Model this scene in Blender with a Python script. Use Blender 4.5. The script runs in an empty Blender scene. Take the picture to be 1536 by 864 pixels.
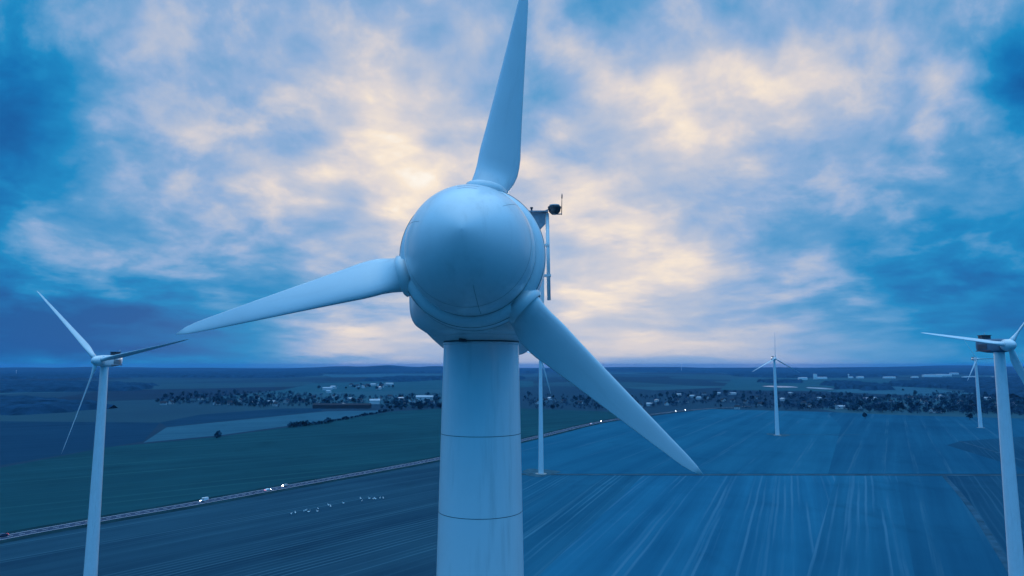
import bpy, math, random
from math import sin, cos, pi, radians as R
from mathutils import Vector, Matrix, noise as mnoise

random.seed(7)
S = bpy.context.scene
COL = S.collection
CAM_H = 80.0
F = 1024.0                       # focal length in photograph pixels (1536 wide)
PITCH = math.atan(116.5 / F)
CP, SP = cos(PITCH), sin(PITCH)

def ray(px, py):
    x = (px - 768) / F
    u = (432 - py) / F
    return Vector((x, CP - u * SP, SP + u * CP))

def at(px, py, z=0.0):           # where the line of sight through a pixel meets the height z
    d = ray(px, py)
    t = (z - CAM_H) / d.z
    return Vector((d.x * t, d.y * t, z))

def at_depth(px, py, y):         # ... and where it meets the upright plane Y = y
    d = ray(px, py)
    t = y / d.y
    return Vector((d.x * t, y, CAM_H + d.z * t))

# ------------------------------------------------------------------ objects
def tag(o, label=None, cat=None, group=None, kind=None):
    if label: o['label'] = label
    if cat: o['category'] = cat
    if group: o['group'] = group
    if kind: o['kind'] = kind
    return o

def empty(name, loc, rz=0):
    o = bpy.data.objects.new(name, None)
    COL.objects.link(o)
    o.location = loc
    o.rotation_euler = (0, 0, rz)
    o.empty_display_size = 1
    return o

class MB:
    def __init__(s):
        s.v, s.f, s.sm = [], [], []
    def add(s, vs, fs, smooth=False, M=None):
        b = len(s.v)
        s.v += [tuple(M @ Vector(p)) if M else tuple(p) for p in vs]
        s.f += [tuple(b + i for i in q) for q in fs]
        s.sm += [smooth] * len(fs)
        return s
    def box(s, c, d, M=None):
        x, y, z = c; a, b, e = d[0] / 2, d[1] / 2, d[2] / 2
        vs = [(x + i * a, y + j * b, z + k * e) for k in (-1, 1) for j in (-1, 1) for i in (-1, 1)]
        return s.add(vs, [(0, 2, 3, 1), (4, 5, 7, 6), (0, 1, 5, 4), (2, 6, 7, 3), (0, 4, 6, 2), (1, 3, 7, 5)], False, M)
    def rings(s, rings, cap0=True, cap1=True, smooth=True, M=None):
        n = len(rings[0]); vs = [p for r in rings for p in r]; fs = []
        for i in range(len(rings) - 1):
            for j in range(n):
                k = (j + 1) % n
                fs.append((i * n + j, i * n + k, (i + 1) * n + k, (i + 1) * n + j))
        if cap0: fs.append(tuple(reversed(range(n))))
        if cap1: fs.append(tuple((len(rings) - 1) * n + j for j in range(n)))
        return s.add(vs, fs, smooth, M)
    def lathe(s, prof, n=48, smooth=True, M=None, cap=False):     # prof: (r, z) round local Z
        rr = [[(r * cos(2 * pi * j / n), r * sin(2 * pi * j / n), z) for j in range(n)] for r, z in prof]
        return s.rings(rr, cap, cap, smooth, M)
    def tube(s, p, q, r0, r1=None, n=10, smooth=True):
        p, q = Vector(p), Vector(q); r1 = r0 if r1 is None else r1
        d = (q - p).normalized(); a = d.orthogonal().normalized(); b = d.cross(a)
        rr = [[tuple(c + (a * cos(2 * pi * j / n) + b * sin(2 * pi * j / n)) * r) for j in range(n)] for c, r in ((p, r0), (q, r1))]
        return s.rings(rr, True, True, smooth)
    def mesh(s, name, mat):
        me = bpy.data.meshes.new(name)
        me.from_pydata(s.v, [], s.f)
        me.polygons.foreach_set('use_smooth', s.sm)
        me.materials.append(mat)
        me.validate(); me.update()
        return me
    def build(s, name, mat, parent=None, edge=None):
        o = bpy.data.objects.new(name, s.mesh(name, mat))
        COL.objects.link(o)
        if parent: o.parent = parent
        if edge is not None:
            m = o.modifiers.new('edge', 'EDGE_SPLIT'); m.split_angle = R(edge)
        return o

def link_mesh(name, me, parent=None):
    o = bpy.data.objects.new(name, me); COL.objects.link(o)
    if parent: o.parent = parent
    return o

def copy_tree(o, parent=None):
    c = o.copy(); COL.objects.link(c)
    if parent: c.parent = parent
    for ch in list(o.children): copy_tree(ch, c)
    return c

# ------------------------------------------------------------------ node helper
class NT:
    def __init__(s, tree):
        s.t = tree; s.n = tree.nodes; s.l = tree.links
    def node(s, typ, **kw):
        n = s.n.new(typ)
        for k, v in kw.items(): setattr(n, k, v)
        return n
    def put(s, sock, v):
        if v is None: return
        if isinstance(v, bpy.types.NodeSocket): s.l.new(v, sock)
        else: sock.default_value = v
    def math(s, op, a, b=None, c=None, clamp=False):
        n = s.node('ShaderNodeMath', operation=op, use_clamp=clamp)
        for i, v in enumerate((a, b, c)): s.put(n.inputs[i], v)
        return n.outputs[0]
    def vm(s, op, a, b=None, out=0):
        n = s.node('ShaderNodeVectorMath', operation=op)
        s.put(n.inputs[0], a)
        if b is not None: s.put(n.inputs[1], b)
        return n.outputs[out]
    def maprange(s, v, a, b, c=0.0, d=1.0, smooth=True):
        n = s.node('ShaderNodeMapRange', interpolation_type='SMOOTHSTEP' if smooth else 'LINEAR')
        for i, x in enumerate((v, a, b, c, d)): s.put(n.inputs[i], x)
        return n.outputs[0]
    def mix(s, f, a, b, mode='MIX'):
        n = s.node('ShaderNodeMix', data_type='RGBA', blend_type=mode)
        s.put(n.inputs['Factor'], f)
        s.put(n.inputs[6], a); s.put(n.inputs[7], b)
        return n.outputs[2]
    def noise(s, vec, scale, detail=4, rough=.55, dist=0.0, out=0):
        n = s.node('ShaderNodeTexNoise')
        s.put(n.inputs['Vector'], vec); n.inputs['Scale'].default_value = scale
        n.inputs['Detail'].default_value = detail; n.inputs['Roughness'].default_value = rough
        n.inputs['Distortion'].default_value = dist
        return n.outputs[out]
    def ramp(s, f, stops, interp='LINEAR'):
        n = s.node('ShaderNodeValToRGB'); cr = n.color_ramp; cr.interpolation = interp
        while len(cr.elements) < len(stops): cr.elements.new(0.5)
        for e, (p, c) in zip(cr.elements, stops): e.position = p; e.color = (*c, 1)
        s.put(n.inputs[0], f)
        return n.outputs[0]

def new_mat(name):
    m = bpy.data.materials.new(name); m.use_nodes = True
    t = NT(m.node_tree)
    return m, t, m.node_tree.nodes['Principled BSDF']

def c4(c): return (*c, 1)

def plain(name, col, rough=.6, var=.25, scale=3.0, metal=0.0):
    m, t, p = new_mat(name)
    tc = t.node('ShaderNodeTexCoord').outputs['Object']
    n = t.noise(tc, scale, 5, .6)
    lo = tuple(c * (1 - var) for c in col); hi = tuple(min(1, c * (1 + var)) for c in col)
    t.l.new(t.ramp(n, [(.3, lo), (.7, hi)]), p.inputs['Base Color'])
    p.inputs['Roughness'].default_value = rough
    p.inputs['Metallic'].default_value = metal
    if rough >= .75: p.inputs['Specular IOR Level'].default_value = 0.0
    return m

def paint_mat(name, col, rough=.35, streak=.12):
    m, t, p = new_mat(name)
    tc = t.node('ShaderNodeTexCoord').outputs['Object']
    st = t.noise(t.vm('MULTIPLY', tc, (3.0, 3.0, .25)), 1.0, 5, .65)          # rain streaks run down
    bl = t.noise(tc, .55, 4, .55)
    a = t.mix(t.maprange(st, .48, .78), c4(col), c4(tuple(c * (1 - streak) for c in col)))
    b = t.mix(t.maprange(bl, .4, .75), a, c4(tuple(c * .93 for c in col)))
    t.l.new(b, p.inputs['Base Color'])
    t.l.new(t.maprange(bl, .3, .7, rough, rough + .15), p.inputs['Roughness'])
    p.inputs['Coat Weight'].default_value = .75
    p.inputs['Coat Roughness'].default_value = .22
    return m

def emit_mat(name, col, strength):
    m, t, p = new_mat(name)
    p.inputs['Base Color'].default_value = c4(col)
    p.inputs['Emission Color'].default_value = c4(col)
    p.inputs['Emission Strength'].default_value = strength
    return m

def field_mat(name, c1, c2, angle, streak=.12, tram=0, tram_col=None, tram_amt=.5, fine=0, patch=.006):
    """soil or crop seen from the air: drill lines and tramlines run along the heading `angle` (degrees right of +Y)"""
    m, t, p = new_mat(name)
    tc = t.node('ShaderNodeTexCoord').outputs['Object']
    a = R(angle)
    along = t.vm('DOT_PRODUCT', tc, (sin(a), cos(a), 0), 1)
    across = t.vm('DOT_PRODUCT', tc, (cos(a), -sin(a), 0), 1)
    wob = t.noise(tc, .012, 2, .5)
    across = t.math('ADD', across, t.math('MULTIPLY', t.math('SUBTRACT', wob, .5), 2.2))
    cv = t.node('ShaderNodeCombineXYZ')
    t.put(cv.inputs[0], t.math('MULTIPLY', along, .0022)); t.put(cv.inputs[1], t.math('MULTIPLY', across, streak))
    st = t.noise(cv.outputs[0], 1.0, 6, .62)
    pt = t.noise(tc, patch, 5, .6)
    k = t.math('ADD', t.math('MULTIPLY', st, .6), t.math('MULTIPLY', pt, .5))
    col = t.ramp(k, [(.36, c1), (.56, tuple((x + y) / 2 for x, y in zip(c1, c2))), (.74, c2)])
    damp = t.maprange(t.noise(t.vm('MULTIPLY', tc, (1, .7, 1)), .017, 6, .68), .54, .72)
    col = t.mix(t.math('MULTIPLY', damp, .30), col, c4(tuple(x * .6 for x in c1)))
    if tram:
        fr = t.math('FRACT', t.math('DIVIDE', across, tram))
        d1 = t.math('ABSOLUTE', t.math('SUBTRACT', fr, .46))
        d2 = t.math('ABSOLUTE', t.math('SUBTRACT', fr, .54))
        w = t.maprange(t.math('MINIMUM', d1, d2), .5 / tram, 1.1 / tram, 1.0, 0.0)
        br = t.maprange(t.noise(cv.outputs[0], 2.3, 3, .6), .42, .68)
        w = t.math('MULTIPLY', t.math('MULTIPLY', w, br), tram_amt)
        col = t.mix(w, col, c4(tram_col))
    if fine:
        fr = t.math('FRACT', t.math('DIVIDE', across, fine))
        w = t.maprange(t.math('ABSOLUTE', t.math('SUBTRACT', fr, .5)), .08, .22, 1.0, 0.0)
        br = t.maprange(t.noise(cv.outputs[0], 1.3, 3, .6), .46, .66)
        w = t.math('MULTIPLY', t.math('MULTIPLY', w, br), .7)
        col = t.mix(w, col, c4(tram_col))
    t.l.new(col, p.inputs['Base Color'])
    p.inputs['Roughness'].default_value = .95
    p.inputs['Specular IOR Level'].default_value = 0.0
    return m

# ------------------------------------------------------------------ render, camera, light
S.render.engine = 'CYCLES'
S.render.resolution_x, S.render.resolution_y = 1024, 576
S.cycles.use_denoising = True
S.cycles.max_bounces = 6; S.cycles.diffuse_bounces = 3; S.cycles.glossy_bounces = 3
S.cycles.volume_bounces = 0; S.cycles.transparent_max_bounces = 6
S.view_settings.view_transform = 'Standard'
S.view_settings.look = 'None'
S.view_settings.exposure = 0.0
S.view_settings.gamma = 1.0
S.view_settings.use_curve_mapping = False

cam = bpy.data.cameras.new('camera')
cam.sensor_width = 36; cam.lens = 24.0
cam.clip_start = .1; cam.clip_end = 200000
co = bpy.data.objects.new('camera', cam); COL.objects.link(co)
co.location = (0, 0, CAM_H)
co.rotation_euler = (pi / 2 + PITCH, 0, 0)
S.camera = co

SUN_EL, SUN_AZ = 10.0, -2.0           # the sun stands behind the clouds, behind the near turbine
sun = bpy.data.lights.new('sun', 'SUN')
sun.energy = .5; sun.angle = R(14); sun.color = (1.0, .9, .78)
so = bpy.data.objects.new('sun', sun); COL.objects.link(so)
sd = Vector((sin(R(SUN_AZ)) * cos(R(SUN_EL)), cos(R(SUN_AZ)) * cos(R(SUN_EL)), sin(R(SUN_EL))))
so.rotation_euler = sd.to_track_quat('Z', 'Y').to_euler()
so.location = (0, 0, 400)

def build_world():
    w = bpy.data.worlds.new('World'); S.world = w; w.use_nodes = True
    t = NT(w.node_tree)
    for n in list(t.n): t.n.remove(n)
    out = t.node('ShaderNodeOutputWorld'); bg = t.node('ShaderNodeBackground')
    t.l.new(bg.outputs[0], out.inputs[0])
    sky = t.node('ShaderNodeTexSky', sky_type='NISHITA')
    sky.sun_disc = False; sky.sun_elevation = R(SUN_EL); sky.sun_rotation = R(SUN_AZ)
    sky.altitude = 100; sky.air_density = 1.3; sky.dust_density = 2.0; sky.ozone_density = 4.0
    d = t.node('ShaderNodeTexCoord').outputs['Generated']
    sp = t.node('ShaderNodeSeparateXYZ'); t.l.new(d, sp.inputs[0])
    dx, dy, dz = sp.outputs
    yy = t.math('MAXIMUM', dy, .15)
    gx, gz = t.math('DIVIDE', dx, yy), t.math('DIVIDE', dz, yy)
    g = t.node('ShaderNodeCombineXYZ'); t.put(g.inputs[0], gx); t.put(g.inputs[1], gz)
    # the cloud deck: bearing against the logarithm of height, so the layers run together towards the horizon
    lz = t.math('MULTIPLY', t.math('LOGARITHM', t.math('ADD', t.math('MAXIMUM', dz, 0.0), .11), 2.71828), 1.2)
    pl = t.node('ShaderNodeCombineXYZ')
    t.put(pl.inputs[0], t.math('MULTIPLY', gx, 1.55)); t.put(pl.inputs[1], lz)
    P = pl.outputs[0]
    warp = t.vm('SCALE', t.vm('SUBTRACT', t.noise(P, 2.2, 3, .45, out=1), (.5, .5, .5)))
    warp.node.inputs['Scale'].default_value = .16
    PW = t.vm('ADD', P, warp)
    big = t.noise(PW, 1.5, 5, .50)
    puff = t.noise(PW, 6.2, 9, .60)
    fine = t.noise(PW, 17.0, 6, .6)
    to_sun = t.vm('SCALE', t.vm('NORMALIZE', t.vm('SUBTRACT', (-.05, -1.55, 0), P)))
    to_sun.node.inputs['Scale'].default_value = .075
    lump = t.noise(PW, 3.1, 7, .5)
    lump2 = t.noise(t.vm('ADD', PW, to_sun), 3.1, 7, .5)
    clump = t.maprange(lump, .37, .63, -.5, .5)
    relief = t.math('SUBTRACT', lump, lump2)               # cloud edges turned to the low sun are brighter
    calm = t.maprange(dz, .0, .10, .22, 1.0)               # the air near the horizon is even
    # weather: broad bright and dull parts of the sky, ragged at their edges
    rag = t.vm('SCALE', t.vm('SUBTRACT', t.noise(PW, 2.0, 5, .6, out=1), (.5, .5, .5)))
    rag.node.inputs['Scale'].default_value = .22
    G = t.vm('ADD', g.outputs[0], rag)
    blobs = [  # px, py, sx, sy, amount
        (600, 230, 170, 190, .24), (565, 185, 60, 70, .14), (600, 290, 50, 45, .20), (390, 290, 90, 45, .15),
        (470, 70, 130, 80, .08), (690, 40, 60, 60, .06),
        (1000, 260, 160, 120, .20), (1120, 130, 210, 90, .20), (930, 430, 190, 65, .22), (840, 330, 110, 120, .10),
        (520, 505, 120, 34, .32), (1010, 522, 260, 36, .20), (60, 370, 160, 30, .10),
        (-20, 180, 125, 260, -.44), (110, 480, 310, 85, -.46), (200, 545, 330, 45, -.20),
        (1570, 140, 115, 120, -.46), (1500, 455, 260, 120, -.40), (1290, 290, 130, 80, -.06), (1240, 520, 120, 35, .02),
        (250, 330, 140, 60, -.03), (780, 90, 60, 140, -.06), (900, 20, 120, 40, -.08),
    ]
    B = .50
    for px, py, sx, sy, amt in blobs:
        r = ray(px, py)
        q = t.vm('MULTIPLY', t.vm('SUBTRACT', G, (r.x / r.y, r.z / r.y, 0)), (F / sx, F / sy, 0))
        e = t.math('POWER', .3679, t.vm('DOT_PRODUCT', q, q, 1))
        B = t.math('MULTIPLY_ADD', e, amt, B)
    w_ = t.math('MULTIPLY', t.math('SUBTRACT', big, .5), .24)
    w_ = t.math('MULTIPLY_ADD', t.math('SUBTRACT', puff, .5), .22, w_)
    w_ = t.math('MULTIPLY_ADD', clump, .105, w_)
    w_ = t.math('MULTIPLY_ADD', relief, .72, w_)
    w_ = t.math('MULTIPLY_ADD', t.math('SUBTRACT', fine, .5), .125, w_)
    w_ = t.math('ADD', t.math('MULTIPLY', t.math('MAXIMUM', w_, 0.0), .88), t.math('MULTIPLY', t.math('MINIMUM', w_, 0.0), .58))
    v = t.math('MULTIPLY_ADD', w_, calm, B, clamp=True)
    front = t.ramp(v, [(.0, (.002, .10, .34)), (.15, (.003, .165, .45)), (.28, (.012, .25, .55)), (.41, (.11, .335, .62)),
                       (.53, (.28, .43, .68)), (.64, (.47, .53, .67)), (.76, (.71, .66, .67)), (.87, (.93, .80, .67)), (1.0, (1.0, .96, .89))])
    # the rest of the dome: bluish overcast overhead, deep blue dusk behind
    over = t.mix(t.maprange(big, .3, .7), (.82, 1.42, 2.0, 1), (1.05, 1.65, 2.25, 1))
    mid = t.mix(t.maprange(dz, .28, .66), (.001, .19, .53, 1), (.06, .72, 1.68, 1))
    back = t.mix(t.maprange(dz, .62, .96), mid, over)
    wf = t.math('MULTIPLY', t.maprange(dy, .25, .55), t.maprange(dz, .62, .86, 1.0, 0.0))
    cloud = t.mix(wf, back, front)
    sk = t.vm('SCALE', sky.outputs[0]); sk.node.inputs['Scale'].default_value = .25
    full = t.mix(t.maprange(v, .05, .4, .985, .995), sk, cloud)
    t.l.new(full, bg.inputs[0])
    sc = t.vm('SCALE', full); sc.node.inputs['Scale'].default_value = 10.0
    t.l.new(sc, bg.inputs[0])
    bg.inputs[1].default_value = .1
    w.cycles.sampling_method = 'MANUAL'; w.cycles.sample_map_resolution = 512
build_world()

# ------------------------------------------------------------------ materials
M = {}
M['white'] = paint_mat('white_gelcoat', (.78, .79, .80), .35, .2)
M['nacelle_grey'] = plain('grey_gelcoat', (.13, .20, .28), .8, .08, .6)
M['tower'] = paint_mat('white_tower_paint', (.74, .76, .78), .4, .2)
M['blade'] = paint_mat('white_blade_paint', (.70, .72, .74), .45, .2)
M['seam'] = plain('dark_seam', (.05, .055, .06), .7)
M['steel'] = plain('galvanised_steel', (.30, .32, .34), .45, .2, 8, .6)
M['dark'] = plain('dark_painted_metal', (.035, .045, .06), .4, .2, 6)
M['red'] = plain('dull_red_paint', (.09, .035, .05), .5)
M['bracket'] = plain('blue_grey_metal', (.22, .27, .33), .4, .2, 6)
M['redglass'] = plain('red_lamp_glass', (.12, .02, .02), .15)
M['concrete'] = plain('concrete', (.32, .32, .31), .9, .2, .8)
M['gravel'] = plain('dark_gravel', (.04, .10, .135), .95, .35, .25)
M['tarmac'] = plain('tarmac', (.045, .062, .10), .8, .25, .15)
M['line'] = plain('light_trail_paint', (.62, .64, .70), .8, .12, .7)  # pale colour for the light trails along the road
M['bark'] = plain('bark', (.05, .045, .04), .9)
M['leaf'] = plain('dark_foliage', (.016, .058, .092), .9, .45, .35)
M['leaf_wood'] = plain('woodland_foliage', (.012, .046, .088), .9, .5, .03)
M['wall'] = plain('pale_render', (.52, .53, .55), .85, .1, .5)
M['wall_grey'] = plain('grey_render', (.32, .33, .35), .85, .1, .5)
M['roof'] = plain('dark_roof_tiles', (.045, .045, .055), .8, .25, 1.5)
M['roof_pale'] = plain('pale_metal_roof', (.38, .40, .44), .5, .1, .4)
M['glass'] = plain('dark_window_glass', (.02, .025, .03), .08)
M['metal_wall'] = plain('white_metal_cladding', (.80, .80, .80), .5, .06, .3)
M['lamp'] = emit_mat('lit_headlamp', (1.0, .95, .85), 70)
M['tail'] = emit_mat('lit_tail_lamp', (1.0, .08, .05), 6)
M['car_white'] = plain('white_car_paint', (.75, .75, .76), .25, .03)
M['car_dark'] = plain('dark_blue_car_paint', (.03, .05, .10), .25, .05)
M['car_silver'] = plain('silver_car_paint', (.42, .44, .46), .3, .05)
M['rubber'] = plain('black_rubber', (.02, .02, .02), .9)
M['bird'] = plain('white_feathers', (.85, .85, .84), .8, .05)
m, t, p = new_mat('still_water'); M['water'] = m
p.inputs['Base Color'].default_value = (.01, .03, .05, 1); p.inputs['Roughness'].default_value = .04; p.inputs['IOR'].default_value = 1.33

# ------------------------------------------------------------------ ground, fields, roads
def ground():
    m, t, p = new_mat('open_farmland')
    tc = t.node('ShaderNodeTexCoord').outputs['Object']
    vv = t.vm('MULTIPLY', tc, (1.0, .55, 1))
    vo = t.node('ShaderNodeTexVoronoi', feature='F1'); t.put(vo.inputs['Vector'], vv); vo.inputs['Scale'].default_value = .0019
    rs = t.node('ShaderNodeSeparateColor'); t.l.new(vo.outputs['Color'], rs.inputs[0])
    n = t.noise(t.vm('MULTIPLY', tc, (1.0, .6, 1)), .003, 6, .62)
    k = t.math('ADD', t.math('MULTIPLY', rs.outputs[0], .55), t.math('MULTIPLY', n, .45))
    col = t.ramp(k, [(.2, (.018, .035, .06)), (.45, (.022, .055, .085)), (.62, (.028, .075, .10)), (.8, (.035, .10, .13))])
    t.l.new(col, p.inputs['Base Color']); p.inputs['Roughness'].default_value = .95; p.inputs['Specular IOR Level'].default_value = 0.0
    mb = MB(); L = 36000
    mb.add([(-L, -3000, 0), (L, -3000, 0), (L, 27000, 0), (-L, 27000, 0)], [(0, 1, 2, 3)])
    tag(mb.build('ground', m), kind='structure')
ground()

def sheet(name, pts, z, mat, kind='structure'):
    vs = [at(*q) for q in pts]
    vs = [(v.x, v.y, z) for v in vs]
    o = MB().add(vs, [tuple(range(len(vs)))]).build(name, mat)
    if o.data.polygons[0].normal.z < 0: o.data.flip_normals()
    return tag(o, kind=kind)

C = dict(deep=(.014, .038, .065), navy=(.016, .042, .075), teal=(.018, .07, .085), green=(.016, .062, .066), blue=(.03, .095, .15), pale=(.05, .13, .19))
mf_green = field_mat('winter_crop', (.010, .044, .060), (.015, .078, .094), 52, .05, 20, (.03, .12, .12), .55, 0, .009)
mf_low = field_mat('drilled_soil', (.010, .034, .060), (.026, .080, .115), 39, .06, 28, (.05, .13, .17), .35, 3.5)
mf_right = field_mat('ploughed_soil_veiled', (.009, .078, .145), (.022, .155, .25), 22, .09, 27, (.06, .17, .25), .42, 4.0)  # ploughed soil with the blurred blade's pale veil lightened into its colour
mf_right_d = field_mat('drilled_soil_veiled', (.008, .062, .112), (.020, .125, .20), 20, .09, 24, (.06, .18, .25), .4, 3.2)  # darker step, with less of the blade's veil in the colour
mf_right_e = field_mat('ploughed_strip_veiled', (.009, .072, .132), (.021, .14, .225), 27, .09, 21, (.06, .17, .25), .5, 4.0)  # middle step of the veil painted into the soil
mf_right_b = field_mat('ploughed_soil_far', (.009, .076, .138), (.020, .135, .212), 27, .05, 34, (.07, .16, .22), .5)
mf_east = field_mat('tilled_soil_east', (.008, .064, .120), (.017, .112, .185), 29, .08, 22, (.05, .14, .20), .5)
mf_wedge = field_mat('bare_soil_east', (.008, .046, .088), (.016, .078, .13), 29, .05, 24, (.03, .10, .15), .5, 3.5)
mf_strip = field_mat('pale_stubble', (.026, .085, .125), (.045, .13, .175), 60, .04)
mf_dark = field_mat('bare_dark_soil', (.009, .036, .07), (.016, .058, .10), 60, .04)
mf_mead = field_mat('meadow', (.018, .07, .10), (.032, .105, .13), 75, .02)

# lower left of the road; right of the near tower; beyond the farm track
sheet('drilled_field', [(-700, 1500), (-700, 990), (0, 812), (300, 757), (655, 691), (705, 681), (705, 720), (690, 800), (560, 1500)], .06, mf_low)
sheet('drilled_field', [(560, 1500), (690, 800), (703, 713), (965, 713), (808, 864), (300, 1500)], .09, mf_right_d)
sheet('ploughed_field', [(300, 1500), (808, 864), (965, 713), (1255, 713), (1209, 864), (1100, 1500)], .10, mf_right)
sheet('ploughed_field', [(1100, 1500), (1209, 864), (1255, 713), (1345, 713), (1372, 864), (1450, 1500)], .103, mf_right_e)
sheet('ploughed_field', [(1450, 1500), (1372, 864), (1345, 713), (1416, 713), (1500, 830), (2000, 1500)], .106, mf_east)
sheet('tilled_field', [(1416, 713), (1750, 713), (2000, 800), (2000, 1500), (1500, 830)], .11, mf_wedge)
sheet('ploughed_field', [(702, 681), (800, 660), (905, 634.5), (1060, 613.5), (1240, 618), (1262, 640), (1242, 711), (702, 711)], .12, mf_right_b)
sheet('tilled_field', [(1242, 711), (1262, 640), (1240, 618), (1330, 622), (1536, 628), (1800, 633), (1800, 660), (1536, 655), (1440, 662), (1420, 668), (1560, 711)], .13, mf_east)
sheet('dark_field', [(1420, 668), (1440, 662), (1536, 655), (1800, 660), (1800, 711), (1560, 711)], .14, mf_wedge)
sheet('green_field', [(-500, 830), (-500, 760), (0, 702), (160, 671), (330, 655), (460, 637), (590, 617), (660, 613), (790, 613), (900, 617), (960, 620), (905, 631), (800, 655), (655, 687), (300, 752), (0, 806)], .07, mf_green)
sheet('pale_field', [(215, 664), (250, 641), (420, 624), (490, 617), (588, 615.5), (460, 635), (330, 653)], .075, mf_strip)
sheet('dark_field', [(-500, 755), (-500, 640), (0, 632), (240, 634), (215, 662), (0, 698)], .08, mf_dark)
sheet('meadow', [(240, 634), (300, 622), (420, 613), (490, 612), (480, 617), (420, 623), (250, 640)], .085, mf_dark)
sheet('meadow', [(400, 590), (470, 575), (660, 569), (800, 572), (800, 580), (590, 586)], .09, mf_mead)
sheet('meadow', [(1080, 585), (1100, 567), (1210, 568), (1330, 571), (1450, 590), (1330, 588)], .09, mf_mead)
sheet('meadow', [(1310, 575), (1380, 582), (1490, 592), (1400, 594), (1240, 588)], .095, mf_strip)
sheet('pale_field', [(480, 562), (660, 561), (660, 565), (500, 566)], .1, mf_strip)

def smooth_line(pts, n=14):
    P = [at(*q) for q in pts]; out = []
    for i in range(len(P) - 1):
        p0, p1, p2, p3 = P[max(i - 1, 0)], P[i], P[i + 1], P[min(i + 2, len(P) - 1)]
        for k in range(n):
            u = k / n
            out.append(.5 * ((2 * p1) + (p2 - p0) * u + (2 * p0 - 5 * p1 + 4 * p2 - p3) * u * u + (3 * p1 - p0 - 3 * p2 + p3) * u ** 3))
    out.append(P[-1])
    return out

def frame_along(line):
    s = [0.0]
    for a, b in zip(line, line[1:]): s.append(s[-1] + (b - a).length)
    return s

def on_line(line, s, d):
    import bisect
    i = max(1, min(len(s) - 1, bisect.bisect_left(s, d)))
    a, b = line[i - 1], line[i]; u = (d - s[i - 1]) / max(1e-6, s[i] - s[i - 1])
    tg = (b - a).normalized()
    return a.lerp(b, u), tg, Vector((tg.y, -tg.x, 0))

def ribbon(name, line, off0, off1, z, mat):
    mb = MB(); vs = []; fs = []
    for i, p in enumerate(line):
        tg = (line[min(i + 1, len(line) - 1)] - line[max(i - 1, 0)]).normalized(); nr = Vector((tg.y, -tg.x, 0))
        a, b = p + nr * off0, p + nr * off1
        vs += [(a.x, a.y, z), (b.x, b.y, z)]
        if i: fs.append((2 * i - 2, 2 * i - 1, 2 * i + 1, 2 * i))
    o = mb.add(vs, fs).build(name, mat)
    if o.data.polygons[0].normal.z < 0: o.data.flip_normals()
    return tag(o, kind='structure')

ROAD = smooth_line([(-420, 905), (-150, 841), (0, 808), (150, 780.5), (300, 754.5), (450, 727), (655, 689), (800, 657), (905, 632.5), (1000, 619), (1065, 613), (1130, 609.5)])
RS = frame_along(ROAD)
ribbon('verge', ROAD, -11, 11, .16, plain('rough_verge', (.012, .04, .05), .95, .4, .05))
ribbon('road', ROAD, -4.6, 4.6, .30, M['tarmac'])
mk = MB()
def paint(d0, d1, off, hw):
    vs = []
    for q in (d0, d1):
        p, tg, nr = on_line(ROAD, RS, q)
        for e in (-hw, hw):
            a = p + nr * (off + e); vs.append((a.x, a.y, .32))
    mk.add(vs, [(0, 1, 3, 2)])
dd = 0.0
while dd < RS[-1] - 12:
    for off in (-4.0, 4.0): paint(dd, dd + 10, off, .2)
    for k in range(2): paint(dd + 5 * k, dd + 5 * k + 2.6, 0, .16)
    dd += 10
mko = mk.build('light_trail_stripes', M['line']); tag(mko, kind='structure')  # painted stripes that stand in for the light trails of passing cars
if mko.data.polygons[0].normal.z < 0: mko.data.flip_normals()

TRACK = smooth_line([(700, 706), (806, 711), (1000, 712.5), (1200, 712.5), (1400, 713), (1700, 714)])
ribbon('farm_track', TRACK, -1.7, 1.7, .2, plain('dirt_track', (.045, .10, .14), .95, .4, .06))
ribbon('ditch', TRACK, 2.0, 2.9, .18, mf_low)
for i, pts in enumerate([[(1440, 662), (1500, 680), (1545, 695), (1600, 712)], [(1416, 714), (1455, 760), (1500, 830), (1530, 880)],
                         [(1180, 652), (1250, 652.5), (1290, 652)]]):
    ribbon('farm_track', smooth_line(pts, 6), -1.5, 1.5, .21, plain('dirt_track', (.03, .085, .13), .95, .4, .06))

def pond(cx, cy, w):
    c = at(cx, cy); vs = []
    for k in range(36):
        a = 2 * pi * k / 36; rr = 1 + .14 * sin(2 * a + cx) + .08 * sin(5 * a)
        vs.append((c.x + w * cos(a) * rr, c.y + w * 2.6 * sin(a) * rr, .25))
    tag(MB().add(vs, [tuple(range(36))]).build('pond', M['water']), kind='structure')
pond(1170, 580, 46); pond(1231, 582.5, 38)

# low rises along the horizon
def hill(px, py, w, dpt, h, seed):
    c = at(px, py); nx, ny = 60, 14; vs = []; fs = []
    for j in range(ny + 1):
        for i in range(nx + 1):
            u, v = i / nx * 2 - 1, j / ny * 2 - 1
            e = max(0, 1 - u * u) * max(0, 1 - v * v)
            z = h * e ** .8 * (.75 + .5 * mnoise.noise(Vector((u * 4 + seed, v * 2, seed)))) - 1.5
            vs.append((c.x + u * w, c.y + v * dpt, z))
    for j in range(ny):
        for i in range(nx):
            a = j * (nx + 1) + i; fs.append((a, a + 1, a + nx + 2, a + nx + 1))
    tag(MB().add(vs, fs, True).build('hills', HM), kind='structure')
HM = plain('wooded_hills', (.014, .035, .06), .95, .4, .0012)
hill(600, 555.0, 2600, 3000, 92, 1.3); hill(100, 555.5, 4200, 3000, 60, 4.1); hill(1000, 555, 4500, 3000, 66, 7.7); hill(1500, 555, 4500, 3200, 84, 2.2); hill(-400, 555, 5000, 3000, 80, 9.2)

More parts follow.
